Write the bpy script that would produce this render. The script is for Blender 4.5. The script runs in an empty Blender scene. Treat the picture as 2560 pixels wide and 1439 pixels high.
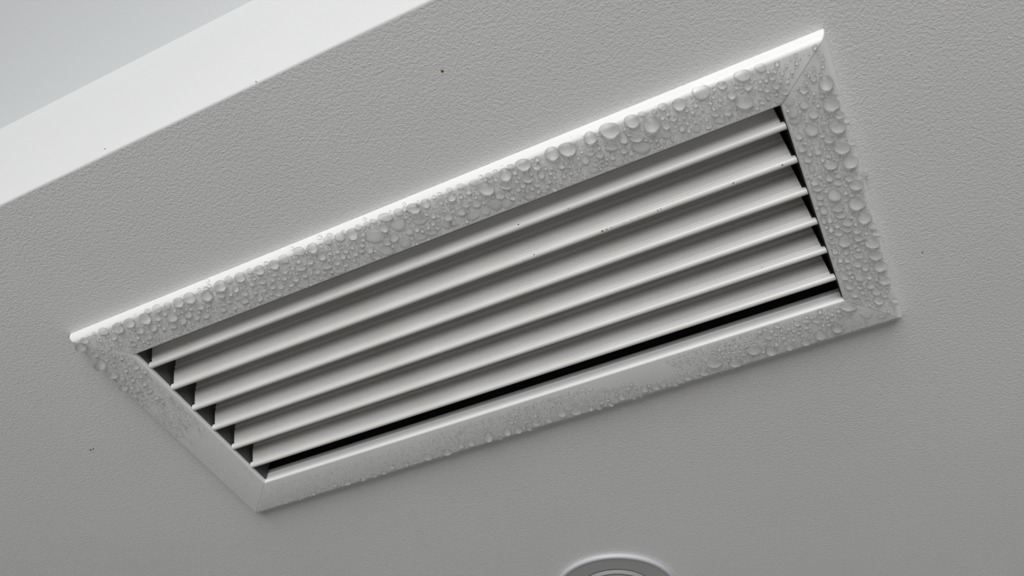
import bpy, bmesh, math, random
import numpy as np
from mathutils import Matrix, Vector

S = bpy.context.scene
COL = S.collection
random.seed(7)

EXPOSURE = 0.0
WINDOW_WATTS = 70.0
# ------------------------------------------------------------------ camera
CH = 0.4                      # camera to soffit distance (m)
ZC = 2.0                      # camera height
ZS = ZC + CH                  # soffit height
F_PX, CX, CY = 2240.18, 1280.0, 719.5
AX = np.array([0.90037576, -0.32131651, -0.29339256])   # world axes in camera space (right, down, forward)
AY = np.array([0.4344506, 0.70108278, 0.56545169])
AZ = np.array([0.02400351, -0.63658357, 0.77083409])
cam = bpy.data.cameras.new('camera')
cam.sensor_width = 36.0
cam.lens = F_PX / 2560 * 36.0
cam.clip_start = 0.01
cam.dof.use_dof = True
cam.dof.focus_distance = 0.535 * 0.985
cam.dof.aperture_fstop = 12.0
camo = bpy.data.objects.new('camera', cam)
COL.objects.link(camo)
M = Matrix(((AX[0], -AX[1], -AX[2], 0), (AY[0], -AY[1], -AY[2], 0), (AZ[0], -AZ[1], -AZ[2], ZC), (0, 0, 0, 1)))
camo.matrix_world = M
S.camera = camo

# ------------------------------------------------------------------ light
S.view_settings.view_transform = 'Standard'
S.view_settings.look = 'None'
S.view_settings.gamma = 1.0
S.view_settings.use_curve_mapping = False
S.view_settings.exposure = EXPOSURE
w = bpy.data.worlds.new('overcast_sky')
S.world = w
w.use_nodes = True
bg = w.node_tree.nodes['Background']
bg.inputs['Color'].default_value = (0.90, 0.95, 1.0, 1)
bg.inputs['Strength'].default_value = 1.0
WIN = dict(x0=-0.5, x1=1.7, z0=0.65, z1=2.36, y=-2.3)
la = bpy.data.lights.new('window_daylight', 'AREA')
la.shape = 'RECTANGLE'
la.size = WIN['x1'] - WIN['x0']
la.size_y = WIN['z1'] - WIN['z0']
la.energy = WINDOW_WATTS
la.color = (1.0, 0.995, 0.985)

lo = bpy.data.objects.new('window_daylight', la)
COL.objects.link(lo)
lo.location = ((WIN['x0'] + WIN['x1']) / 2, WIN['y'] + 0.05, (WIN['z0'] + WIN['z1']) / 2)
lo.rotation_euler = (math.radians(90), 0, 0)      # emits towards +Y
S.cycles.caustics_refractive = True
S.cycles.caustics_reflective = True
S.cycles.blur_glossy = 0.3
S.cycles.max_bounces = 14
S.cycles.diffuse_bounces = 6
S.cycles.transmission_bounces = 10
S.cycles.sample_clamp_indirect = 0.0


DROP_TXT = '''
1524,327,50.0,36.0 1753,232,42.2,40.6 1629,313,40.6,40.6 2077,263,40.6,36.0 1419,375,42.2,34.4 1604,372,51.6,28.1,f 2065,210,36.0,39.1
2125,406,37.5,36.0 938,596,42.2,31.3,f 2094,318,42.2,31.3 1861,259,43.8,29.7 996,565,39.1,32.8,f 1216,473,40.6,31.3 2141,511,40.6,31.3
1580,305,36.0,34.4 1856,190,40.6,29.7 1380,386,34.4,34.4 2104,371,40.6,28.1 2086,490,36.0,31.3 1308,413,36.0,29.7 1238,514,34.4,29.7,f
2029,328,34.4,29.7 2160,545,34.4,29.7 1263,438,31.3,31.3 1476,346,31.3,31.3 1698,263,32.8,29.7 2180,608,36.0,26.6 2121,767,40.6,23.4
2200,667,32.8,28.1 1012,609,34.4,26.6,f 2076,413,34.4,26.6 2140,464,34.4,26.6 250,914,31.3,28.1 1324,491,37.5,23.4,f 1884,876,36.0,23.4
967,629,40.6,20.3,f 881,587,28.1,28.9 1034,521,34.4,23.4 551,716,28.1,28.1 363,797,29.2,27.1 474,746,29.2,27.1 1049,554,37.5,20.3,f 2189,639,34.4,21.9
1785,909,39.1,18.8 517,740,29.2,25.0 1183,541,32.8,21.9,f 1987,303,26.6,26.6,f 963,544,34.4,20.3 1591,346,34.4,20.3 2051,839,29.7,23.4
2111,608,31.3,21.9 430,793,29.2,22.9 295,820,26.6,25.0 781,621,26.6,25.0 1928,878,29.7,21.9 2211,702,31.3,20.3 1117,563,23.4,26.6,f 1901,171,26.6,23.4
1974,257,26.6,23.4,f 323,808,27.1,22.9 600,694,27.1,22.9 1214,530,29.7,20.3,f 1838,908,29.7,20.3 747,629,26.6,22.7 446,757,25.0,24.0 709,648,24.2,24.2
685,663,25.0,23.4 1529,368,31.3,18.8 850,593,26.6,21.9 1319,448,28.1,20.3 2093,821,28.1,20.3 2073,349,29.7,18.8 1064,510,23.4,23.4 1559,349,23.4,23.4
1221,1093,23.4,23.4 648,676,25.0,21.9 2034,288,25.0,21.9 202,868,26.6,20.3 2197,751,26.6,20.3 1078,583,31.3,17.2,f 1051,594,31.3,17.2,f
756,714,37.5,14.1,f 2119,558,28.1,18.8 985,596,23.4,21.9 1830,238,23.4,21.9 1982,291,23.4,21.9,f 1265,466,29.7,17.2 2149,694,25.0,20.3
1440,1028,26.6,18.8 1667,340,28.1,17.2,f 2005,373,21.9,21.9 2060,528,21.9,21.9 392,773,20.8,22.9 960,570,23.4,20.3 1353,438,20.3,23.4
1656,268,23.4,20.3 1870,217,23.4,20.3 2011,264,25.0,18.8 2102,538,29.7,15.6 816,665,26.6,17.2 2166,790,26.6,17.2,f 1129,494,21.9,20.3
1463,402,21.9,20.3 2073,445,21.9,20.3 2180,566,21.9,20.3 258,829,23.4,18.8 752,670,28.1,15.6 1341,416,23.4,18.8 1250,490,23.4,18.8 1154,531,23.4,18.8
1800,303,28.1,15.6,f 1741,324,23.4,18.8,f 2098,288,23.4,18.8 2029,424,18.8,23.4,f 1405,1033,23.4,18.8 1269,513,25.0,17.2,f 1805,213,25.0,17.2
805,642,21.9,19.5 2010,224,26.6,15.6 2043,471,26.6,15.6 2093,523,26.6,15.6 819,602,20.3,20.3 648,745,20.3,20.3 1023,579,20.3,20.3 1268,1079,20.3,20.3
383,820,20.8,19.8 457,802,18.8,21.9 996,531,21.9,18.8 1121,544,21.9,18.8 2045,379,21.9,18.8 1819,281,23.4,17.2 2020,399,23.4,17.2 2123,446,23.4,17.2
2095,457,23.4,17.2 2144,661,23.4,17.2 2177,714,23.4,17.2 2191,729,23.4,17.2 1069,1142,23.4,17.2 850,678,28.1,14.1,f 1485,427,28.1,14.1,f
1948,254,25.0,15.6,f 432,814,22.9,16.7 514,788,22.9,16.7 552,736,22.9,16.7 1666,315,20.3,18.8 2037,456,21.9,17.2 2050,493,21.9,17.2 2014,856,21.9,17.2
1973,868,21.9,17.2 309,970,21.9,17.2 2146,595,26.6,14.1 351,826,19.8,18.8 1499,386,23.4,15.6 1941,214,23.4,15.6 2143,577,23.4,15.6 2125,717,23.4,15.6
1118,1130,23.4,15.6 283,939,23.4,15.6 471,787,18.8,18.8 2147,640,25.0,14.1 1404,414,18.8,18.8 1132,560,17.2,20.3,f 1185,458,20.3,17.2
1192,511,20.3,17.2 1559,377,20.3,17.2 1178,1108,20.3,17.2 2096,584,21.9,15.6 571,700,17.7,18.8 500,766,19.8,16.7 1546,410,23.4,14.1,f
1760,931,23.4,14.1 1341,1057,23.4,14.1 611,752,20.8,15.6 774,653,18.8,17.2 792,678,18.8,17.2 1705,321,17.2,18.8 1998,342,18.8,17.2 2192,583,18.8,17.2
1612,972,20.3,15.6 1296,1075,20.3,15.6 418,765,16.7,18.8 211,851,21.9,14.1 1164,511,21.9,14.1 1921,843,21.9,14.1 655,703,20.3,14.9 924,626,17.2,17.2
2121,667,17.2,17.2 491,794,17.7,16.7 1788,285,23.4,12.5 2119,573,23.4,12.5 339,917,18.8,15.6 2113,694,18.8,15.6 921,651,20.3,14.1,f 1151,466,20.3,14.1
1683,296,20.3,14.1 1931,193,20.3,14.1 1963,230,20.3,14.1 2164,670,20.3,14.1 1555,993,20.3,14.1 856,641,17.2,16.4 1171,480,16.4,17.2 394,795,16.7,16.7
589,723,16.7,16.7 303,823,14.6,18.8 371,842,18.8,14.6 1474,383,21.9,12.5 888,634,17.2,15.6 1385,472,17.2,15.6 2034,197,17.2,15.6 2078,573,15.6,17.2
557,773,19.8,13.5 702,716,18.8,14.1 697,735,18.8,14.1 967,607,18.8,14.1 1918,224,18.8,14.1 2051,507,18.8,14.1 1993,809,18.8,14.1 738,696,19.5,13.3
822,689,23.4,10.9,f 2205,792,23.4,10.9,f 1307,463,17.2,14.9 1605,285,20.3,12.5 2015,801,20.3,12.5 2043,803,20.3,12.5 1640,968,20.3,12.5
1719,944,20.3,12.5 2095,439,18.0,14.1 761,687,18.8,13.3 895,569,15.6,15.6 1532,393,15.6,15.6 2088,628,15.6,15.6 2239,752,15.6,15.6 284,843,17.2,14.1
1222,439,17.2,14.1 1281,494,17.2,14.1 2089,232,14.1,17.2 2117,301,14.1,17.2 2094,564,17.2,14.1 2100,649,17.2,14.1 2118,650,17.2,14.1
2138,737,17.2,14.1 1277,417,18.0,13.3 658,724,20.3,11.7 611,732,18.8,12.5 1362,479,18.8,12.5,f 1373,1050,18.8,12.5 869,1205,18.8,12.5
904,611,15.6,14.9 1042,573,15.6,14.9 711,678,17.2,13.3 727,710,17.2,13.3 623,678,14.9,14.9 918,561,15.6,14.1 2158,437,14.1,15.6 2075,550,14.1,15.6
2115,631,15.6,14.1 2174,692,15.6,14.1 238,887,17.2,12.5 942,642,17.2,12.5 2129,487,17.2,12.5 2124,680,17.2,12.5 1152,1114,17.2,12.5 369,778,15.6,13.5
710,694,14.9,14.1 681,716,15.6,13.3 824,588,15.6,13.3 1123,475,15.6,13.3 2056,399,13.3,15.6 842,656,16.4,12.5 864,627,17.2,11.7 2058,305,17.2,11.7
1083,540,14.1,14.1 2133,357,14.1,14.1 2060,553,14.1,14.1 585,767,14.6,13.5 575,734,14.6,13.5 1287,431,14.9,13.3 864,660,15.6,12.5 903,625,15.6,12.5
1295,473,15.6,12.5 1342,462,15.6,12.5 1770,317,15.6,12.5 343,972,15.6,12.5 360,958,15.6,12.5 373,977,15.6,12.5 932,554,17.2,10.9 1092,568,17.2,10.9
1921,243,17.2,10.9 1905,255,17.2,10.9 1943,814,17.2,10.9 348,939,17.2,10.9 859,581,14.1,13.3 842,627,14.1,13.3 684,685,14.9,12.5 2055,239,14.9,12.5
2056,338,14.9,12.5 2072,390,15.6,11.7 409,819,12.5,14.6 343,842,14.6,12.5 799,594,14.1,12.5 800,693,14.1,12.5 1082,558,14.1,12.5 1375,431,14.1,12.5
1410,439,14.1,12.5 1739,262,12.5,14.1 1717,306,14.1,12.5 1968,202,12.5,14.1 2050,440,14.1,12.5 2114,481,14.1,12.5 2146,622,14.1,12.5
2050,778,14.1,12.5 330,949,14.1,12.5 1659,961,18.8,9.4 745,652,11.7,14.9 1330,470,14.9,11.7 1576,397,15.6,10.9 1800,248,15.6,10.9 2154,606,15.6,10.9
1477,1021,15.6,10.9 1015,1159,15.6,10.9 476,770,13.5,12.5 521,761,14.6,11.5 333,859,14.6,11.5 1152,491,13.3,12.5 628,709,14.1,11.7 1307,484,14.1,11.7
1373,452,14.1,11.7 1173,498,14.1,11.7 1496,369,14.1,11.7 2138,613,14.1,11.7 2193,697,14.1,11.7 1291,452,14.9,10.9 1573,335,17.2,9.4 1688,960,17.2,9.4
1498,1018,17.2,9.4 1527,1010,17.2,9.4 1324,1071,17.2,9.4 2150,717,20.3,7.8 410,783,12.5,12.5 313,925,12.5,12.5 906,584,12.5,12.5 557,759,13.5,11.5
302,894,14.1,10.9 284,912,14.1,10.9 681,698,14.1,10.9 1070,568,14.1,10.9 1132,526,14.1,10.9 1369,465,14.1,10.9 1722,326,10.9,14.1 1941,234,14.1,10.9
2096,776,14.1,10.9 2071,810,14.1,10.9 2016,817,14.1,10.9 1971,820,14.1,10.9 1585,993,14.1,10.9 980,1166,14.1,10.9 880,617,12.5,11.7 1776,256,12.5,11.7
2045,263,12.5,11.7 2025,384,12.5,11.7 1941,859,11.7,12.5 1294,509,15.6,9.4,f 2127,700,15.6,9.4 2080,605,15.6,9.4 2213,738,15.6,9.4 2100,787,15.6,9.4
783,1232,15.6,9.4 637,729,13.3,10.9 871,640,10.9,13.3 1799,262,13.3,10.9 1731,279,13.3,10.9 1738,303,13.3,10.9 2127,541,14.1,10.2 453,778,13.5,10.4
514,721,13.5,10.4 1427,432,11.7,11.7 824,632,12.5,10.9 1011,523,10.9,12.5 1103,505,12.5,10.9 1327,434,12.5,10.9 1386,442,12.5,10.9 1346,477,12.5,10.9
1208,505,12.5,10.9 1784,271,12.5,10.9 1709,292,12.5,10.9 1901,202,12.5,10.9 1893,269,12.5,10.9 2066,567,12.5,10.9 1984,848,12.5,10.9
2163,651,13.3,10.2 1065,534,14.1,9.4 2125,589,14.1,9.4 2157,730,14.1,9.4 2054,790,14.1,9.4 908,1197,14.1,9.4 837,1211,14.1,9.4 391,992,14.1,9.4
435,775,10.4,12.5 573,753,12.5,10.4 729,621,10.9,11.7 1670,284,10.9,11.7 1842,218,11.7,10.9 2035,232,11.7,10.9 2166,582,11.7,10.9 496,779,13.5,9.4
1937,177,12.5,10.2 2080,799,12.5,10.2 1798,872,12.5,10.2 2077,592,14.1,8.6 626,743,10.9,10.9 519,703,11.5,10.4 1238,448,11.7,10.2 2013,356,11.7,10.2
635,695,12.5,9.4 907,599,12.5,9.4 1446,394,12.5,9.4 1955,183,12.5,9.4 1952,201,12.5,9.4 2072,371,12.5,9.4 2080,784,12.5,9.4 2088,810,12.5,9.4
1960,843,12.5,9.4 1859,884,12.5,9.4 1899,828,12.5,9.4 1602,988,12.5,9.4 1569,969,12.5,9.4 1504,1004,12.5,9.4 1338,1038,12.5,9.4 808,1224,12.5,9.4
362,928,12.5,9.4 1885,861,13.3,8.6 1297,443,10.9,10.2 1364,420,10.2,10.9 1516,396,10.9,10.2 822,649,11.7,9.4 1202,442,11.7,9.4 1319,477,11.7,9.4
1766,298,11.7,9.4 2053,186,11.7,9.4 2057,166,11.7,9.4 2180,658,14.1,7.8 2132,692,11.7,9.4 1964,857,11.7,9.4 1928,826,11.7,9.4 1912,822,14.1,7.8
960,1181,14.1,7.8 937,1188,14.1,7.8 523,714,10.4,10.4 326,848,10.4,10.4 591,744,10.4,10.4 1238,428,12.5,8.6 1504,402,12.5,8.6 2130,629,12.5,8.6
2168,744,12.5,8.6 1997,831,12.5,8.6 300,859,10.9,9.4 256,879,10.9,9.4 319,908,10.9,9.4 665,658,10.9,9.4 730,670,10.9,9.4 802,614,10.9,9.4
885,649,10.9,9.4 1454,379,9.4,10.9 1423,415,10.9,9.4 1756,271,10.9,9.4 2020,238,10.9,9.4 2016,205,10.9,9.4 2115,499,10.9,9.4 1038,1154,10.9,9.4
307,945,10.9,9.4 337,988,10.9,9.4 335,1002,10.9,9.4 404,1002,10.9,9.4 1014,541,11.7,8.6 1110,526,14.1,7.0 481,809,10.4,9.4 2035,169,12.5,7.8
1251,1094,12.5,7.8 696,695,10.2,9.4 777,681,10.2,9.4 1010,511,9.4,10.2 1085,492,10.2,9.4 1280,480,9.4,10.2 1198,495,10.2,9.4 1448,425,10.2,9.4
2029,369,10.2,9.4 2025,826,10.2,9.4 811,679,10.9,8.6 2049,818,10.9,8.6 1939,835,10.9,8.6 1098,484,11.7,7.8 1313,1053,12.5,7.0 714,1254,12.5,7.0
250,850,9.4,9.4 275,862,9.4,9.4 836,642,9.4,9.4 678,733,9.4,9.4 912,547,9.4,9.4 937,626,9.4,9.4 1783,242,9.4,9.4 1689,315,9.4,9.4 1887,196,9.4,9.4
2035,183,9.4,9.4 2033,250,9.4,9.4 1806,881,9.4,9.4 352,984,9.4,9.4 1096,550,10.2,8.6 2006,838,10.2,8.6 1954,825,10.2,8.6 1839,864,10.2,8.6
1096,538,10.9,7.8 1615,349,10.9,7.8 2068,291,10.9,7.8 2016,792,10.9,7.8 1519,999,10.9,7.8 1623,963,10.9,7.8 764,1238,10.9,7.8 748,1246,10.9,7.8
324,938,10.9,7.8 1020,553,11.7,7.0 603,718,9.4,8.6 1516,408,9.4,8.6 1490,411,9.4,8.6 1751,296,9.4,8.6 1700,307,9.4,8.6 1985,826,9.4,8.6
1909,878,8.6,9.4 783,691,10.2,7.8 2068,793,10.2,7.8 1866,864,10.2,7.8 1809,890,10.2,7.8 518,775,8.3,9.4 741,683,8.6,8.6 805,625,8.6,8.6
1188,493,8.6,8.6 1169,528,8.6,8.6 281,827,9.4,7.8 273,881,9.4,7.8 284,889,9.4,7.8 733,642,9.4,7.8 770,641,9.4,7.8 723,718,9.4,7.8 1106,517,9.4,7.8
1507,413,9.4,7.8 1915,211,9.4,7.8 1966,164,9.4,7.8 2028,792,9.4,7.8 2057,812,9.4,7.8 1965,829,9.4,7.8 1822,901,9.4,7.8 1782,878,9.4,7.8
1773,890,9.4,7.8 1914,857,9.4,7.8 1541,985,9.4,7.8 1310,1068,9.4,7.8 1279,1055,9.4,7.8 330,966,9.4,7.8 326,977,9.4,7.8 1970,838,10.2,7.0
498,723,8.3,8.3 531,777,8.3,8.3 2152,709,10.9,6.3 266,899,8.6,7.8 725,681,8.6,7.8 668,738,8.6,7.8 1121,512,8.6,7.8 1890,218,8.6,7.8 2115,463,8.6,7.8
2089,552,8.6,7.8 2000,821,8.6,7.8 1849,877,8.6,7.8 272,870,9.4,7.0 856,617,9.4,7.0 1045,512,9.4,7.0 965,588,9.4,7.0 1096,524,9.4,7.0 1813,258,9.4,7.0
2127,620,9.4,7.0 2069,802,9.4,7.0 1579,960,9.4,7.0 234,833,7.8,7.8 266,850,7.8,7.8 228,876,7.8,7.8 299,911,7.8,7.8 671,678,7.8,7.8 660,692,7.8,7.8
677,706,7.8,7.8 709,706,7.8,7.8 913,576,7.8,7.8 1112,490,7.8,7.8 1725,293,7.8,7.8 1980,188,7.8,7.8 2053,289,7.8,7.8 2065,782,7.8,7.8 1824,887,7.8,7.8
316,959,7.8,7.8 784,668,8.6,7.0 824,621,8.6,7.0 845,610,8.6,7.0 1440,418,8.6,7.0 1815,868,8.6,7.0 1835,879,8.6,7.0 1588,968,8.6,7.0 1493,336,9.4,6.3
1998,254,9.4,6.3 1557,961,9.4,6.3 1293,1043,9.4,6.3 259,862,7.0,7.8 291,867,7.8,7.0 764,667,7.8,7.0 755,695,7.8,7.0 828,656,7.8,7.0 987,546,7.8,7.0
1128,518,7.8,7.0 2103,507,7.8,7.0 2023,842,7.8,7.0 1983,837,7.8,7.0 1999,864,7.8,7.0 1856,868,7.8,7.0 1291,1033,7.8,7.0 1330,1012,7.8,7.0
307,958,7.8,7.0 1222,453,8.6,6.3 539,763,7.3,7.3 1298,495,9.4,5.5 1268,1046,9.4,5.5 725,689,7.0,7.0 761,660,7.0,7.0 835,601,7.0,7.0 875,607,7.0,7.0
644,717,7.0,7.0 1087,505,7.0,7.0 1331,402,7.0,7.0 1269,493,7.0,7.0 1246,474,7.0,7.0 1747,285,7.0,7.0 1770,279,7.0,7.0 281,902,7.8,6.3 839,614,7.8,6.3
868,612,7.8,6.3 1054,544,7.8,6.3 1068,544,7.8,6.3 2114,436,7.8,6.3 2168,708,7.8,6.3 2166,735,7.8,6.3 2154,750,7.8,6.3 2151,744,7.8,6.3
2225,759,7.8,6.3 1953,836,7.8,6.3 1878,855,7.8,6.3 1841,886,7.8,6.3 1823,858,7.8,6.3 1788,890,7.8,6.3 1273,1033,7.8,6.3 1302,1052,6.3,7.8
238,848,7.0,6.3 291,901,7.0,6.3 648,693,7.0,6.3 777,695,7.0,6.3 617,720,7.0,6.3 945,561,7.0,6.3 1095,515,7.0,6.3 1185,477,7.0,6.3 1250,457,7.0,6.3
1147,509,7.0,6.3 2083,397,7.0,6.3 2058,321,7.0,6.3 2163,595,7.0,6.3 2218,728,7.0,6.3 2105,809,7.0,6.3 1943,844,7.0,6.3 1834,891,7.0,6.3
1821,881,7.0,6.3 2111,529,9.4,4.7 2100,633,7.8,5.5 1917,872,7.8,5.5 456,819,6.3,6.3 248,858,6.3,6.3 305,872,6.3,6.3 780,643,6.3,6.3 749,682,6.3,6.3
938,566,6.3,6.3 1100,494,6.3,6.3 1085,526,6.3,6.3 1460,368,6.3,6.3 1784,231,6.3,6.3 2031,265,6.3,6.3 2043,347,6.3,6.3 2065,330,6.3,6.3
1792,884,6.3,6.3 2224,750,7.0,5.5 1865,851,7.0,5.5 1916,865,7.0,5.5 721,695,6.3,5.5 730,658,6.3,5.5 829,617,6.3,5.5 877,656,6.3,5.5 638,742,6.3,5.5
1024,539,6.3,5.5 1151,481,6.3,5.5 1190,484,6.3,5.5 1238,461,6.3,5.5 1298,490,6.3,5.5 1799,895,6.3,5.5 1848,895,6.3,5.5 1878,847,6.3,5.5
1892,836,6.3,5.5 738,656,5.5,5.5 815,624,5.5,5.5 1004,545,5.5,5.5 1795,235,5.5,5.5 2055,283,5.5,5.5 2009,320,5.5,5.5 2108,802,5.5,5.5 1925,866,6.3,4.7
789,641,5.5,4.7 967,558,5.5,4.7 2108,446,5.5,4.7 2099,802,5.5,4.7 1934,866,5.5,4.7 728,648,4.7,4.7
'''

# ------------------------------------------------------------------ materials
def mat(name, color, rough=0.5, spec=0.5, metal=0.0):
    m = bpy.data.materials.new(name)
    m.use_nodes = True
    b = m.node_tree.nodes['Principled BSDF']
    b.inputs['Base Color'].default_value = (*color, 1)
    b.inputs['Roughness'].default_value = rough
    b.inputs['Specular IOR Level'].default_value = spec
    b.inputs['Metallic'].default_value = metal
    return m

def add_bump(m, layers, strength=1.0):
    """layers: (scale, detail, distance in metres)"""
    nt = m.node_tree
    b = nt.nodes['Principled BSDF']
    tc = nt.nodes.new('ShaderNodeTexCoord')
    prev = None
    for sc, det, dist in layers:
        n = nt.nodes.new('ShaderNodeTexNoise')
        n.inputs['Scale'].default_value = sc
        n.inputs['Detail'].default_value = det
        nt.links.new(tc.outputs['Object'], n.inputs['Vector'])
        bp = nt.nodes.new('ShaderNodeBump')
        bp.inputs['Strength'].default_value = strength
        bp.inputs['Distance'].default_value = dist
        nt.links.new(n.outputs['Fac'], bp.inputs['Height'])
        if prev:
            nt.links.new(prev.outputs['Normal'], bp.inputs['Normal'])
        prev = bp
    nt.links.new(prev.outputs['Normal'], b.inputs['Normal'])

def add_mottle(m, c0, c1, scale, detail=3.0, lo_=0.35, hi_=0.65):
    nt = m.node_tree
    b = nt.nodes['Principled BSDF']
    tc = nt.nodes.new('ShaderNodeTexCoord')
    n = nt.nodes.new('ShaderNodeTexNoise')
    n.inputs['Scale'].default_value = scale
    n.inputs['Detail'].default_value = detail
    r = nt.nodes.new('ShaderNodeValToRGB')
    r.color_ramp.elements[0].position = lo_
    r.color_ramp.elements[1].position = hi_
    r.color_ramp.elements[0].color = (*c0, 1)
    r.color_ramp.elements[1].color = (*c1, 1)
    nt.links.new(tc.outputs['Object'], n.inputs['Vector'])
    nt.links.new(n.outputs['Fac'], r.inputs['Fac'])
    nt.links.new(r.outputs['Color'], b.inputs['Base Color'])

M_CEIL = mat('roller_textured_ceiling_paint', (0.82, 0.82, 0.815), 0.75, 0.3)
add_mottle(M_CEIL, (0.81, 0.81, 0.805), (0.83, 0.83, 0.825), 9.0)
add_bump(M_CEIL, [(1250.0, 2.0, 0.00029), (560.0, 1.0, 0.00024)], 1.0)
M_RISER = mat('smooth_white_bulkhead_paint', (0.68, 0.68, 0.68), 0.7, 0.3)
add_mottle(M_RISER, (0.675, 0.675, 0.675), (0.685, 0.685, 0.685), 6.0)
M_UPPER = mat('upper_ceiling_daylight_tint', (0.82, 0.835, 0.84), 0.75, 0.3)  # white ceiling with the blue tint of daylight mixed into its colour
add_mottle(M_UPPER, (0.79, 0.82, 0.84), (0.84, 0.845, 0.845), 1.2)
M_WALL = mat('room_wall_paint', (0.30, 0.30, 0.30), 0.8, 0.3)
add_mottle(M_WALL, (0.28, 0.28, 0.28), (0.32, 0.32, 0.32), 4.0)
M_FLOOR = mat('room_floor', (0.22, 0.21, 0.20), 0.6, 0.4)
add_mottle(M_FLOOR, (0.19, 0.18, 0.17), (0.25, 0.24, 0.23), 12.0)
M_FRAME = mat('white_powder_coat', (0.87, 0.87, 0.865), 0.38, 0.4)
add_mottle(M_FRAME, (0.86, 0.86, 0.855), (0.88, 0.88, 0.875), 30.0)
add_bump(M_FRAME, [(900.0, 1.0, 0.00003)], 1.0)
M_BLADE = mat('white_blade_enamel', (0.78, 0.772, 0.758), 0.32, 0.5)
add_mottle(M_BLADE, (0.755, 0.742, 0.722), (0.80, 0.795, 0.785), 22.0, 5.0)
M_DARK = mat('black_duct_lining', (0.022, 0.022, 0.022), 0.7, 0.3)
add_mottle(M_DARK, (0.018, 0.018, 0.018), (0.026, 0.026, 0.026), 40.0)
M_PLATE = mat('dark_grey_end_plate', (0.10, 0.10, 0.10), 0.5, 0.4)
add_mottle(M_PLATE, (0.09, 0.09, 0.09), (0.11, 0.11, 0.11), 60.0)
M_JOINT = mat('dark_mitre_gap', (0.05, 0.05, 0.045), 0.8, 0.2)
M_SPECK = mat('dirt_speck', (0.10, 0.09, 0.08), 0.9, 0.1)
M_RUST = mat('rust_speck', (0.22, 0.10, 0.05), 0.9, 0.1)
M_RIM = mat('white_lamp_rim', (0.66, 0.66, 0.69), 0.4, 0.5)
M_REFL = mat('grey_lamp_reflector', (0.47, 0.47, 0.47), 0.6, 0.3)
M_LENS = mat('frosted_lamp_lens', (0.55, 0.55, 0.53), 0.35, 0.5)
M_WIN = mat('window_frame_paint', (0.75, 0.75, 0.75), 0.5, 0.5)

def water():
    """clear water with a quarter of it very slightly clouded"""
    m = bpy.data.materials.new('clear_water')
    m.use_nodes = True
    nt = m.node_tree
    b = nt.nodes['Principled BSDF']
    b.inputs['Base Color'].default_value = (1, 1, 1, 1)
    b.inputs['Roughness'].default_value = 0.02
    b.inputs['IOR'].default_value = 1.31
    b.inputs['Transmission Weight'].default_value = 1.0
    c = nt.nodes.new('ShaderNodeBsdfPrincipled')
    c.inputs['Base Color'].default_value = (1, 1, 1, 1)
    c.inputs['Roughness'].default_value = 0.29
    c.inputs['IOR'].default_value = 1.31
    c.inputs['Transmission Weight'].default_value = 1.0
    mx = nt.nodes.new('ShaderNodeMixShader')
    mx.inputs['Fac'].default_value = 0.30
    nt.links.new(b.outputs[0], mx.inputs[1])
    nt.links.new(c.outputs[0], mx.inputs[2])
    nt.links.new(mx.outputs[0], nt.nodes['Material Output'].inputs['Surface'])
    return m
M_WATER = water()

# ------------------------------------------------------------------ helpers
def obj(name, me, parent=None):
    o = bpy.data.objects.new(name, me)
    COL.objects.link(o)
    if parent:
        o.parent = parent
    return o

def mesh(name, verts, faces, material, smooth=False, angle=None):
    me = bpy.data.meshes.new(name)
    me.from_pydata([tuple(map(float, v)) for v in verts], [], faces)
    me.materials.append(material)
    bm = bmesh.new()
    bm.from_mesh(me)
    bmesh.ops.recalc_face_normals(bm, faces=bm.faces)
    bm.to_mesh(me)
    bm.free()
    if smooth:
        me.polygons.foreach_set('use_smooth', [True] * len(me.polygons))
        if angle:
            me.set_sharp_from_angle(angle=math.radians(angle))
    me.update()
    return me

def box(x0, x1, y0, y1, z0, z1):
    v = [(x, y, z) for x in (x0, x1) for y in (y0, y1) for z in (z0, z1)]
    f = [(0, 1, 3, 2), (4, 6, 7, 5), (0, 4, 5, 1), (2, 3, 7, 6), (0, 2, 6, 4), (1, 5, 7, 3)]
    return v, f

def boxes(lst):
    V, F = [], []
    for b in lst:
        v, f = box(*b)
        n = len(V)
        V += v
        F += [tuple(i + n for i in q) for q in f]
    return V, F

def struct(name, V, F, m, label, parent=None, smooth=False, angle=None):
    o = obj(name, mesh(name, V, F, m, smooth, angle), parent)
    if not parent:
        o['kind'] = 'structure'
        o['label'] = label
    return o

def thing(name, label, cat, loc=(0, 0, 0), group=None):
    o = obj(name, None)
    o.location = loc
    o['label'] = label
    o['category'] = cat
    if group:
        o['group'] = group
    return o

def ray(px, py):
    d = np.array([(px - CX) / F_PX, (py - CY) / F_PX, 1.0])
    return np.array([d @ AX, d @ AY, d @ AZ])

def hit_z(px, py, z):
    r = ray(px, py)
    r = r * ((z - ZC) / r[2])
    return np.array([r[0], r[1], r[2] + ZC])

# ------------------------------------------------------------------ vent dimensions (m)
X0, X1 = -1.0362 * CH, 0.1168 * CH       # outer contact rectangle on the soffit
Y0, Y1 = 0.5325 * CH, 1.0118 * CH
IX0, IX1 = -0.9612 * CH, 0.0455 * CH     # inner opening
IY0, IY1 = 0.6003 * CH, 0.9388 * CH
T = 0.0065                               # how far the face stands off the soffit
BEV = 0.0036                             # width of the rolled outer edge
ZF = ZS - T
YR = 0.308 * CH                          # soffit edge / bulkhead face
ZU = ZC + 1.388 * CH                     # upper ceiling
RX0, RX1, RYB, RYF = -2.3, 2.5, -2.3, 1.7

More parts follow.
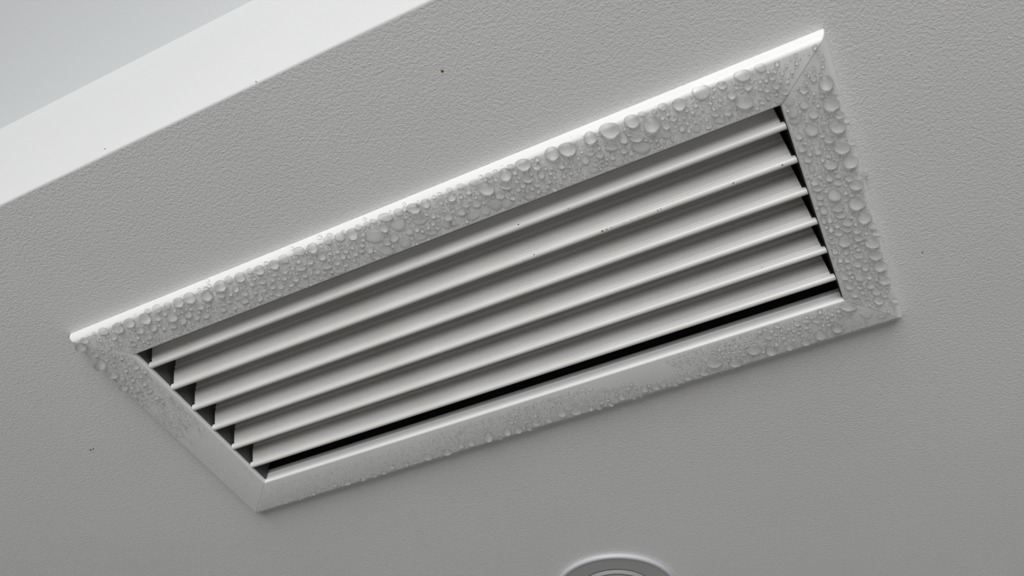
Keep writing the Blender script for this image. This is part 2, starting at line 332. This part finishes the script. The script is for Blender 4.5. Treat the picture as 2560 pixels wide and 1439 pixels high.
# ------------------------------------------------------------------ room
HX0, HX1, HY0, HY1 = IX0 - 0.004, IX1 + 0.004, IY0 - 0.004, IY1 + 0.004
def soffit():
    xs = [RX0, HX0, HX1, RX1]
    ys = [YR + 0.0015, HY0, HY1, RYF]
    V = [(x, y, ZS) for y in ys for x in xs]
    F = []
    for j in range(3):
        for i in range(3):
            if i == 1 and j == 1:
                continue
            F.append((j * 4 + i, j * 4 + i + 1, j * 4 + i + 5, j * 4 + i + 4))
    n = len(V)
    V += [(HX0, HY0, ZS + .012), (HX1, HY0, ZS + .012), (HX1, HY1, ZS + .012), (HX0, HY1, ZS + .012)]
    a = [5, 6, 10, 9]
    for k in range(4):
        F.append((a[k], a[(k + 1) % 4], n + (k + 1) % 4, n + k))
    return V, F
V, F = soffit()
ceil = struct('ceiling', V, F, M_CEIL, 'lower grey-white ceiling soffit with fine roller texture around the vent')
# bulkhead face: rounded lower arris, slightly uneven, and the vertical riser up to the upper ceiling
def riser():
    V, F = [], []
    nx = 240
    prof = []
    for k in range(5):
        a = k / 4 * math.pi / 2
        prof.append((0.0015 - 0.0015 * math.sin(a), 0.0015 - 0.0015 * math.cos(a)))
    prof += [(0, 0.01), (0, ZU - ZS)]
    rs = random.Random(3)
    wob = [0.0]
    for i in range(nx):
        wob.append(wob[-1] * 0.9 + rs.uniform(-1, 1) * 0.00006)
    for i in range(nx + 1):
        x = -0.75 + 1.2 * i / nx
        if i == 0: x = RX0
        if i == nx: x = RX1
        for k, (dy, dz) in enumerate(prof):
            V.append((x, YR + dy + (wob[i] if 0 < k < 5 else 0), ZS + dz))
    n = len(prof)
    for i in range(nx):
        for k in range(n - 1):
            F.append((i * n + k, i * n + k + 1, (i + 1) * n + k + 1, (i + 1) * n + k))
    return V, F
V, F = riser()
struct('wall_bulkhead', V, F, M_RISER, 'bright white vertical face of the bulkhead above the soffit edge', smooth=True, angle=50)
V = [(RX0, RYB, ZU), (RX1, RYB, ZU), (RX1, YR, ZU), (RX0, YR, ZU)]
struct('ceiling', V, [(0, 1, 2, 3)], M_UPPER, 'pale upper ceiling with daylight blue in its colour, beyond the bulkhead face, top left')
V, F = boxes([(RX0, RX1, RYB, RYF, -0.1, 0.0)])
struct('floor', V, F, M_FLOOR, 'plain floor of the room below the camera')
V, F = boxes([(RX0 - .1, RX0, RYB, RYF, 0, ZU)])
struct('wall_left', V, F, M_WALL, 'plain painted wall left of the camera')
V, F = boxes([(RX1, RX1 + .1, RYB, RYF, 0, ZU)])
struct('wall_right', V, F, M_WALL, 'plain painted wall right of the camera')
V, F = boxes([(RX0, RX1, RYF, RYF + .1, 0, ZU)])
struct('wall_front', V, F, M_WALL, 'plain painted wall in front of the camera below the soffit')
W = WIN
V, F = boxes([(RX0, W['x0'], RYB - .1, RYB, 0, ZU), (W['x1'], RX1, RYB - .1, RYB, 0, ZU),
              (W['x0'], W['x1'], RYB - .1, RYB, 0, W['z0']), (W['x0'], W['x1'], RYB - .1, RYB, W['z1'], ZU)])
struct('wall_back', V, F, M_WALL, 'wall with the big window behind the camera')
V, F = boxes([(W['x0'], W['x0'] + .05, RYB - .09, RYB - .03, W['z0'], W['z1']), (W['x1'] - .05, W['x1'], RYB - .09, RYB - .03, W['z0'], W['z1']),
              (W['x0'] + .05, W['x1'] - .05, RYB - .09, RYB - .03, W['z0'], W['z0'] + .05), (W['x0'] + .05, W['x1'] - .05, RYB - .09, RYB - .03, W['z1'] - .05, W['z1'])])
struct('window_1', V, F, M_WIN, 'white window frame behind the camera')

# ------------------------------------------------------------------ the vent
vent = thing('ceiling_vent', 'white rectangular ceiling air vent with six angled blades, beaded with water drops', 'vent',
             ((X0 + X1) / 2, (Y0 + Y1) / 2, ZS))
VL = Vector(vent.location)
def local(V):
    return [(v[0] - VL.x, v[1] - VL.y, v[2] - VL.z) for v in V]

def edge_section(wd, dark_inner=False):
    """closed section of a frame bar: (distance inward from the outer edge, z offset from the soffit)"""
    p = []
    for k in range(9):
        a = k / 8 * math.pi / 2
        p.append((BEV - BEV * math.cos(a), -0.0003 - (T - 0.0003) * math.sin(a)))
    r = 0.0013
    for k in range(6):
        a = k / 5 * math.pi / 2
        p.append((wd - r + r * math.sin(a), -T + r - r * math.cos(a)))
    p += [(wd, -T + 0.0027), (wd - 0.0009, -T + 0.0031), (wd - 0.0009, 0.0010), (wd - 0.0004, 0.0014), (wd - 0.0004, 0.0020), (wd - 0.0016, 0.0026), (wd - 0.0016, 0.0062),
          (wd - 0.0026, 0.0062), (wd - 0.0026, -T + 0.0014), (BEV, -T + 0.0014), (0.0010, 0.0)]
    return p

def frame_bar(name, side, gap0, gap1):
    # side: near / far run along x, left / right run along y
    wd = {'near': IY0 - Y0, 'far': Y1 - IY1, 'left': IX0 - X0, 'right': X1 - IX1}[side]
    sec = edge_section(wd)
    V = []
    wx0, wx1, wy0, wy1 = IX0 - X0, X1 - IX1, IY0 - Y0, Y1 - IY1
    for end in (0, 1):
        for d, z in sec:
            f = d / wd
            if side in ('near', 'far'):
                y = Y0 + d if side == 'near' else Y1 - d
                x = X0 + f * wx0 + gap0 if end == 0 else X1 - f * wx1 - gap1
            else:
                x = X0 + d if side == 'left' else X1 - d
                y = Y0 + f * wy0 + gap0 if end == 0 else Y1 - f * wy1 - gap1
            V.append((x, y, ZS + z))
    n = len(sec)
    F = [(k, (k + 1) % n, n + (k + 1) % n, n + k) for k in range(n)]
    F += [tuple(range(n)), tuple(range(2 * n - 1, n - 1, -1))]
    return obj(name, mesh('frame_bar', local(V), F, M_FRAME, True, 32), vent)
G = 0.00024
frame_bar('frame_bar', 'near', G * 0.6, G)
frame_bar('frame_bar', 'right', G, G * 1.2)
frame_bar('frame_bar', 'far', G * 0.3, G * 1.2)
frame_bar('frame_bar', 'left', G * 0.6, G * 0.3)
# dark backing strips in the four mitres, above the face
for (ax, ay), (bx_, by_) in (((X0, Y0), (IX0, IY0)), ((X1, Y0), (IX1, IY0)), ((X1, Y1), (IX1, IY1)), ((X0, Y1), (IX0, IY1))):
    dx, dy = bx_ - ax, by_ - ay
    L = math.hypot(dx, dy)
    nx_, ny_ = -dy / L * .0008, dx / L * .0008
    V = []
    for s in (.06, .93):
        for q in (-1, 1):
            for z in (-T + 0.0016, -T + 0.0022):
                V.append((ax + dx * s + q * nx_, ay + dy * s + q * ny_, ZS + z))
    obj('mitre_seal', mesh('mitre_seal', local(V), [(0, 1, 3, 2), (4, 6, 7, 5), (0, 4, 5, 1), (2, 3, 7, 6), (0, 2, 6, 4), (1, 5, 7, 3)], M_JOINT), vent)

# dark duct box above the grille
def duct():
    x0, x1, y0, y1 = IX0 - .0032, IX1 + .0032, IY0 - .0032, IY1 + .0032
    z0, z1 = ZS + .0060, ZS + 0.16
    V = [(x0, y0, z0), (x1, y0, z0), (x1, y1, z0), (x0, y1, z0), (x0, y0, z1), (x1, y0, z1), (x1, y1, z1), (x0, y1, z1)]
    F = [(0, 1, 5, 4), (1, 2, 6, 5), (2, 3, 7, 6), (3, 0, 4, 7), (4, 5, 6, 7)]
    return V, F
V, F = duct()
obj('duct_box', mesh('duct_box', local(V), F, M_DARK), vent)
# dark end plates the blades are pinned to
for x0, x1 in ((IX0 + 0.0001, IX0 + 0.0006), (IX1 - 0.0006, IX1 - 0.0001)):
    V, F = boxes([(x0, x1, IY0 + .0005, IY1 - .0005, ZS - T + .0026, ZS + .034)])
    obj('end_plate', mesh('end_plate', local(V), F, M_PLATE if x0 < -.1 else M_DARK), vent)

# blades
def blade_section():
    p = []
    cu, cv, r = 1.9, -0.35, 2.0                       # the bullnose
    for k in range(15):
        a = math.radians(-120 + 205 * k / 14)           # from the back, round the tip, to the front
        # angle 0 = +v is front; tip is -u
        p.append((cu - r * math.cos(a), cv + r * math.sin(a)))
    front = [(3.5, 1.15), (3.9, 0.75), (4.4, 0.70), (4.7, 1.05), (5.2, 1.05), (5.6, 0.75), (8.0, 0.66), (10.5, 0.50), (12.0, 0.30), (12.3, 0.45), (12.6, 0.40),
             (12.8, -0.35), (13.2, -0.42), (15.4, -0.45), (15.6, -0.25), (15.8, -1.1), (19, -1.2), (27, -1.4)]
    back = [(27, -2.5), (15.5, -2.3), (6.0, -2.0), (4.6, -1.8)]
    return [(u / 1000, v / 1000) for u, v in p + front + back]
SEC = blade_section()
TH = math.radians(33)
def blade_mesh(x0, x1):
    V = []
    for end in (0, 1):
        for u, v in SEC:
            y = -math.sin(TH) * u - math.cos(TH) * v
            z = math.cos(TH) * u - math.sin(TH) * v
            # bullnose runs right up to the frame, the blade body stops a little short
            k = 0.0 if u < 0.0038 else 1.0
            ins = 0.0004 + k * (0.0020 + 0.09 * max(0, u - .0038))
            x = x0 + ins if end == 0 else x1 - ins
            V.append((x, y, z))
    n = len(SEC)
    F = [(k, (k + 1) % n, n + (k + 1) % n, n + k) for k in range(n)]
    F += [tuple(range(n)), tuple(range(2 * n - 1, n - 1, -1))]
    return mesh('blade', V, F, M_BLADE, True, 35)
BM = blade_mesh(IX0, IX1)
NOSE = [0.6405, 0.6940, 0.7472, 0.8004, 0.8538, 0.9068]
blades = []
for a in NOSE:
    o = obj('blade', BM, vent)
    zt = ZS - T + 0.0012
    o.location = (-VL.x, a * (zt + 0.002 - ZC) - VL.y, zt - VL.z)
    blades.append(o)

# ------------------------------------------------------------------ specks of dirt
def speck_mesh(m, seed, r=1.0):
    rs = random.Random(seed)
    n = 8
    V = [(math.cos(i * 2 * math.pi / n) * r * rs.uniform(.6, 1.1), math.sin(i * 2 * math.pi / n) * r * rs.uniform(.5, 1.0), 0) for i in range(n)]
    V.append((0, 0, -0.35 * r))
    F = [(i, (i + 1) % n, n) for i in range(n)]
    return mesh('speck', V, F, m)
SP = [speck_mesh(M_SPECK, 1), speck_mesh(M_SPECK, 2), speck_mesh(M_RUST, 3)]
for px, py, r, k in ((1106, 178, .0010, 2), (226, 1124, .0010, 0), (233, 1122, .0007, 1), (2306, 631, .0006, 0), (262, 372, .0004, 1), (640, 204, .0005, 0), (1066, 476, .0005, 1), (1052, 482, .0004, 0)):
    p = hit_z(px, py, ZS - 0.0001)
    o = obj('speck', SP[k], ceil)
    o.location = p
    o.scale = (r, r, r * .4)

bpy.context.view_layer.update()
dgr = bpy.context.evaluated_depsgraph_get()
for px, py, r, k in ((1506, 577, .0013, 2), (1516, 573, .0008, 0), (1528, 568, .0006, 1), (1560, 556, .0004, 0), (1578, 549, .0004, 1), (1596, 542, .0005, 0), (1644, 526, .0008, 0), (1652, 522, .0006, 1), (1833, 457, .0009, 0), (1956, 412, .0009, 1), (1335, 636, .0009, 0), (1296, 561, .0010, 1), (1421, 521, .0007, 2), (1834, 562, .0007, 0), (1905, 668, .0006, 1), (1902, 539, .0005, 0), (1455, 690, .0006, 2), (1308, 650, .0004, 1)):
    r_ = Vector(ray(px, py)).normalized()
    ok, loc, nor, _, ob, _ = S.ray_cast(dgr, Vector((0, 0, ZC)), r_)
    if ok and ob in blades:
        o = obj('speck', SP[k], ob)
        q = (-nor).to_track_quat('Z', 'X')
        o.matrix_parent_inverse = ob.matrix_world.inverted()
        o.matrix_basis = Matrix.Translation(loc + nor * 0.00005) @ q.to_matrix().to_4x4() @ Matrix.Diagonal((r * .4, r * .8, r * .25, 1))

# ------------------------------------------------------------------ recessed lamp at the bottom edge
LR = 0.1223 * CH
lamp = thing('ceiling_lamp', 'round white-rimmed ceiling lamp cut off by the lower edge of the photo', 'lamp', (-0.5298 * CH, 1.5183 * CH, ZS))
def lathe(name, prof, m, parent, n=72, angle=40):
    V, F = [], []
    for i in range(n):
        a = 2 * math.pi * i / n
        for r, z in prof:
            V.append((r * math.cos(a), r * math.sin(a), z))
    k = len(prof)
    for i in range(n):
        j = (i + 1) % n
        for q in range(k - 1):
            F.append((i * k + q, j * k + q, j * k + q + 1, i * k + q + 1))
    return obj(name, mesh(name, V, F, m, True, angle), parent)
rim = [(LR - .0005, -0.0002)] + [(LR - .0016 + .0016 * math.cos(a), -.0020 - .0016 * math.sin(a)) for a in [k / 8 * math.pi * .55 for k in range(9)]] + [(LR - .0026, -.0036), (LR - .0030, -.0028)]
lathe('rim', rim, M_RIM, lamp)
lathe('reflector', [(LR - .0028, -.0031), (LR - .018, -.0026), (LR - .0185, -.001)], M_REFL, lamp)
lathe('inner_ring', [(LR - .0183, -.0030), (LR - .021, -.0045), (LR - .025, -.003)], M_REFL, lamp)
lathe('lens', [(LR - .0245, -.0028), (LR - .035, -.005), (LR - .044, -.0062), (0.0002, -.0065)], M_LENS, lamp)

# ------------------------------------------------------------------ water drops
def surf(x, y):
    """height and normal of the frame's underside at x, y, or None off the frame"""
    if not (X0 <= x <= X1 and Y0 <= y <= Y1) or (IX0 < x < IX1 and IY0 < y < IY1):
        return None
    dd = ((x - X0, (-1, 0)), (X1 - x, (1, 0)), (y - Y0, (0, -1)), (Y1 - y, (0, 1)))
    d, n2 = min(dd, key=lambda q: q[0])
    if d >= BEV:
        return ZF, (0, 0, -1), d
    c = (BEV - d) / BEV
    s = math.sqrt(max(0, 1 - c * c))
    n = Vector((n2[0] * c * T, n2[1] * c * T, -s * BEV)).normalized()
    return ZS - T * s, tuple(n), d

def on_frame(px, py):
    r = ray(px, py)
    for k in range(60):                       # march from below the face up to the soffit
        z = ZF - 0.0008 + (T + 0.0012) * k / 59
        t = (z - ZC) / r[2]
        s = surf(r[0] * t, r[1] * t)
        if s and s[0] <= z + 0.00004:
            return np.array([r[0] * t, r[1] * t, s[0]]), np.array(s[1]), s[2]
    return None

def dome_proto(seed, segs=24, rings=7, wob=0.05, ang=80.0):
    """unit-radius spherical cap with the given contact angle, slightly irregular outline"""
    rs = random.Random(seed)
    ph = [rs.uniform(0, 6.28) for _ in range(3)]
    am = [rs.uniform(.3, 1) * wob, rs.uniform(.2, .8) * wob, rs.uniform(.1, .5) * wob]
    A = math.radians(ang)
    R = 1 / math.sin(A)
    V = [(0, 0, R - R * math.cos(A))]
    for j in range(1, rings + 2):
        a = min(j, rings) / rings * A
        rr, z = R * math.sin(a), R * math.cos(a) - R * math.cos(A)
        if j == rings + 1:
            rr, z = 0.97, -0.10
        for i in range(segs):
            th = 2 * math.pi * i / segs
            k = 1 + (am[0] * math.sin(2 * th + ph[0]) + am[1] * math.sin(3 * th + ph[1]) + am[2] * math.sin(5 * th + ph[2])) * rr
            V.append((rr * k * math.cos(th), rr * k * math.sin(th), z))
    F = [(0, 1 + i, 1 + (i + 1) % segs) for i in range(segs)]
    for j in range(rings):
        for i in range(segs):
            a = 1 + j * segs
            F.append((a + i, a + segs + i, a + segs + (i + 1) % segs, a + (i + 1) % segs))
    return V, F
PROTO = [mesh('water_drop', *dome_proto(s), M_WATER, True) for s in range(8)]
PFLAT = [mesh('water_drop', *dome_proto(20 + s, wob=0.13, ang=42.0), M_WATER, True) for s in range(6)]
SMALL_V, SMALL_F = dome_proto(5, 10, 4, 0.03)

def frame_of(p, n, px, py, wpx, hpx):
    """ellipse on the surface that shows about wpx by hpx in the photo"""
    r0 = ray(px, py)
    def proj(qx, qy):
        r = ray(qx, qy)
        c = np.array([0, 0, ZC])
        return c + r * (((p - c) @ n) / (r @ n))
    a = (proj(px + wpx / 2, py) - p)
    b = (proj(px, py + hpx / 2) - p) * 0.86
    nz = Vector(n)
    ux = nz.orthogonal().normalized()
    uy = nz.cross(ux).normalized()
    A = np.array([[a @ np.array(ux), b @ np.array(ux)], [a @ np.array(uy), b @ np.array(uy)]])
    U, s, _ = np.linalg.svd(A)
    e1 = ux * U[0, 0] + uy * U[1, 0]
    e2 = nz.cross(e1)
    return e1, e2, nz, s

DROPS = []
for t in DROP_TXT.split():
    q = t.split(',')
    x, y, a, b = map(float, q[:4])
    a, b = a * 1.10, b * 1.12
    y2 = y - 0.08 * b
    h = on_frame(x, y2)
    if h is None:
        continue
    p, n, d = h
    DROPS.append((x, y2, a, b, len(q) > 4, p, n, d))
DROPS.sort(key=lambda e: -e[2] * e[3])

def bar_of(p):
    x, y = p[0], p[1]
    ds = {'left': (x - X0) / (IX0 - X0), 'right': (X1 - x) / (X1 - IX1), 'upper': (y - Y0) / (IY0 - Y0), 'lower': (Y1 - y) / (Y1 - IY1)}
    k = min(ds, key=ds.get)
    return k, ds[k]
NAMES = {q: q + ' frame bar' for q in ('upper', 'lower', 'left', 'right')}
def spell(n):
    ones = 'zero one two three four five six seven eight nine ten eleven twelve thirteen fourteen fifteen sixteen seventeen eighteen nineteen'.split()
    tens = 'x x twenty thirty forty fifty sixty seventy eighty ninety'.split()
    return ones[n] if n < 20 else ('hundred' if n >= 100 else tens[n // 10] + ('-' + ones[n % 10] if n % 10 else ''))
used = {}
N_IND = 300
for i, (x, y, a, b, flat, p, n, d) in enumerate(DROPS[:N_IND]):
    e1, e2, nz, s = frame_of(p, n, x, y, a, b)
    rr = random.Random(i)
    h = (0.80 if flat else rr.uniform(0.78, 1.0)) * math.sqrt(s[0] * s[1])
    if d < BEV:
        h *= 0.6
    if not flat and s[0] * s[1] > 0.0022 ** 2 and d > 0.012:
        h *= 0.8
    mt = Matrix(((e1.x * s[0], e2.x * s[1], nz.x * h, p[0]), (e1.y * s[0], e2.y * s[1], nz.y * h, p[1]), (e1.z * s[0], e2.z * s[1], nz.z * h, p[2]), (0, 0, 0, 1)))
    o = obj('water_drop', rr.choice(PFLAT if flat else PROTO))
    o.matrix_world = mt
    k, f = bar_of(p)
    row = 'near outer edge' if f < .36 else ('near inner edge' if f > .70 else 'mid width')
    row2 = 'at outer edge' if f < .2 else ('in outer half' if f < .45 else ('at middle' if f < .58 else ('in inner half' if f < .8 else 'at inner edge')))
    size = 'flat' if flat else ('large' if s[0] > .0026 else ('medium' if s[0] > .0018 else 'small'))
    size2 = 'oval' if s[0] > s[1] * 1.25 else 'round'
    if k in ('upper', 'lower'):
        frac, end = (p[0] - X0) / (X1 - X0), 'left'
    else:
        frac, end = (p[1] - Y0) / (Y1 - Y0), 'top'
    num = spell(int(round(frac * 100)))
    for sz, rw, pre in ((size, row, ''), (size, row2, ''), (size2, row, ''), (size2, row2, ''), (size, row, 'just past '), (size2, row2, 'just past ')):
        lab = '%s water drop %s of %s frame bar, %s%s percent from %s' % (sz, rw, k, pre, num, end)
        if lab not in used:
            break
    used[lab] = 1
    o['label'] = lab
    o['category'] = 'water drop'
    o['group'] = 'water drops on the ' + NAMES[k]

# the countless smaller beads: one object
occ = {}
CELL = 0.004
def occupied(x, y, r):
    i, j = int(x // CELL), int(y // CELL)
    for a in (-1, 0, 1):
        for b in (-1, 0, 1):
            for (qx, qy, qr) in occ.get((i + a, j + b), ()):
                if (qx - x) ** 2 + (qy - y) ** 2 < (qr + r * .92) ** 2:
                    return True
    return False
def put(x, y, r):
    c = int(r // CELL) + 1
    for a in range(-c, c + 1):
        for b in range(-c, c + 1):
            if a and b and c == 1 and r < .0012:
                continue
            occ.setdefault((int(x // CELL) + a, int(y // CELL) + b), []).append((x, y, r)) if (a, b) == (0, 0) or r > .0012 else None
BV, BF = [], []
SV = np.array(SMALL_V)
def bead(p, n, e1, e2, s0, s1, h):
    k = len(BV)
    q = np.outer(SV[:, 0] * s0, e1) + np.outer(SV[:, 1] * s1, e2) + np.outer(SV[:, 2] * h, n) + p
    BV.extend(q.tolist())
    BF.extend([tuple(i + k for i in f) for f in SMALL_F])
for i, (x, y, a, b, flat, p, n, d) in enumerate(DROPS):
    e1, e2, nz, s = frame_of(p, n, x, y, a, b)
    put(p[0], p[1], math.sqrt(s[0] * s[1]))
    if i >= N_IND:
        bead(p, np.array(n), np.array(e1), np.array(e2), s[0], s[1], (0.4 if flat else 1.0) * math.sqrt(s[0] * s[1]))
def project(p):
    c = np.array([p[0], p[1], p[2] - ZC])
    m_ = np.array([AX, AY, AZ])
    v = c @ m_
    return CX + F_PX * v[0] / v[2], CY + F_PX * v[1] / v[2]
rs = random.Random(11)
def scatter(k, n, rmin, rmax, f0, f1, accept, hk=1.0, powr=2.2):
    """try n beads on bar k between fractions f0..f1 of its width"""
    for _ in range(n):
        f = rs.uniform(f0, f1)
        if k in ('upper', 'lower'):
            wd = (IY0 - Y0) if k == 'upper' else (Y1 - IY1)
            x = rs.uniform(X0 + f * (IX0 - X0), X1 - f * (X1 - IX1))
            y = Y0 + f * wd if k == 'upper' else Y1 - f * wd
        else:
            wd = (IX0 - X0) if k == 'left' else (X1 - IX1)
            y = rs.uniform(Y0 + f * (IY0 - Y0), Y1 - f * (Y1 - IY1))
            x = X0 + f * wd if k == 'left' else X1 - f * wd
        s = surf(x, y)
        if not s:
            continue
        cm = min(math.hypot(x - ax_ - max(0, min(1, ((x - ax_) * (ix_ - ax_) + (y - ay_) * (iy_ - ay_)) / ((ix_ - ax_) ** 2 + (iy_ - ay_) ** 2))) * (ix_ - ax_),
                            y - ay_ - max(0, min(1, ((x - ax_) * (ix_ - ax_) + (y - ay_) * (iy_ - ay_)) / ((ix_ - ax_) ** 2 + (iy_ - ay_) ** 2))) * (iy_ - ay_))
                 for ax_, ay_, ix_, iy_ in ((X0, Y0, IX0, IY0), (X1, Y0, IX1, IY0), (X1, Y1, IX1, IY1), (X0, Y1, IX0, IY1)))
        if cm < 0.0012:
            continue
        along = (x - X0) / (X1 - X0) if k in ('upper', 'lower') else (y - Y0) / (Y1 - Y0)
        pr, sc = accept(along, f)
        if rs.random() > pr:
            continue
        r = (rmin + (rmax - rmin) * rs.random() ** powr) * sc
        if occupied(x, y, r):
            continue
        put(x, y, r)
        nv = Vector(s[1])
        ux = nv.orthogonal().normalized()
        uy = nv.cross(ux)
        bead(np.array([x, y, s[0]]), np.array(nv), np.array(ux), np.array(uy), r, r * rs.uniform(.85, 1.0), r * hk)
sm = lambda a, b, x: max(0.0, min(1.0, (x - a) / (b - a)))
scatter('upper', 9000, .00034, .00150, .14, .93, lambda u, f: (1.0 if u < .94 else .12, 1.0))
scatter('upper', 2600, .00017, .00034, .14, .97, lambda u, f: (.7 if u < .94 else .1, 1.0))
scatter('upper', 500, .00025, .0008, .04, .16, lambda u, f: (.5 if u < .75 else .15, 1.0))
scatter('right', 5000, .00034, .00150, .14, .95, lambda u, f: (1.0 if .15 < u < .9 else .15, 1.0))
scatter('right', 1500, .00017, .00034, .14, .97, lambda u, f: (.7 if .12 < u < .92 else .2, 1.0))
scatter('right', 9000, .00014, .00030, .02, .17, lambda u, f: (sm(.1, .4, u), 1.0), 1.1)
scatter('lower', 10000, .00034, .00095, .12, .92, lambda u, f: (sm(.70, .74, u) * (1 - sm(.93, .96, u)), 1.0))
scatter('lower', 11000, .00032, .00080, .06, .88, lambda u, f: ((1 - sm(.70, .76, u)) * sm(.30, .5, u) * (1.0 if f < .86 - .5 * sm(.58, .66, u) else .0), 1.0))
scatter('lower', 4000, .00026, .00055, .04, .80, lambda u, f: (.75 * (1 - sm(.45, .55, u)), 1.0), .7)
scatter('lower', 5000, .00015, .00055, .01, .12, lambda u, f: (.8, 1.0), 1.0)
scatter('left', 3500, .00032, .00095, .12, .90, lambda u, f: (1 - sm(.40, .58, u), 1.0))
scatter('left', 700, .00020, .00040, .06, .90, lambda u, f: (.35, 1.0), .6)
bo = obj('water_beads', mesh('water_beads', BV, BF, M_WATER, True))
bo['kind'] = 'stuff'
bo['label'] = 'fine mist of tiny water beads between the larger drops on the vent frame'
bo['category'] = 'condensation'
print('drops', len(DROPS), 'beads', len(BF) // len(SMALL_F))
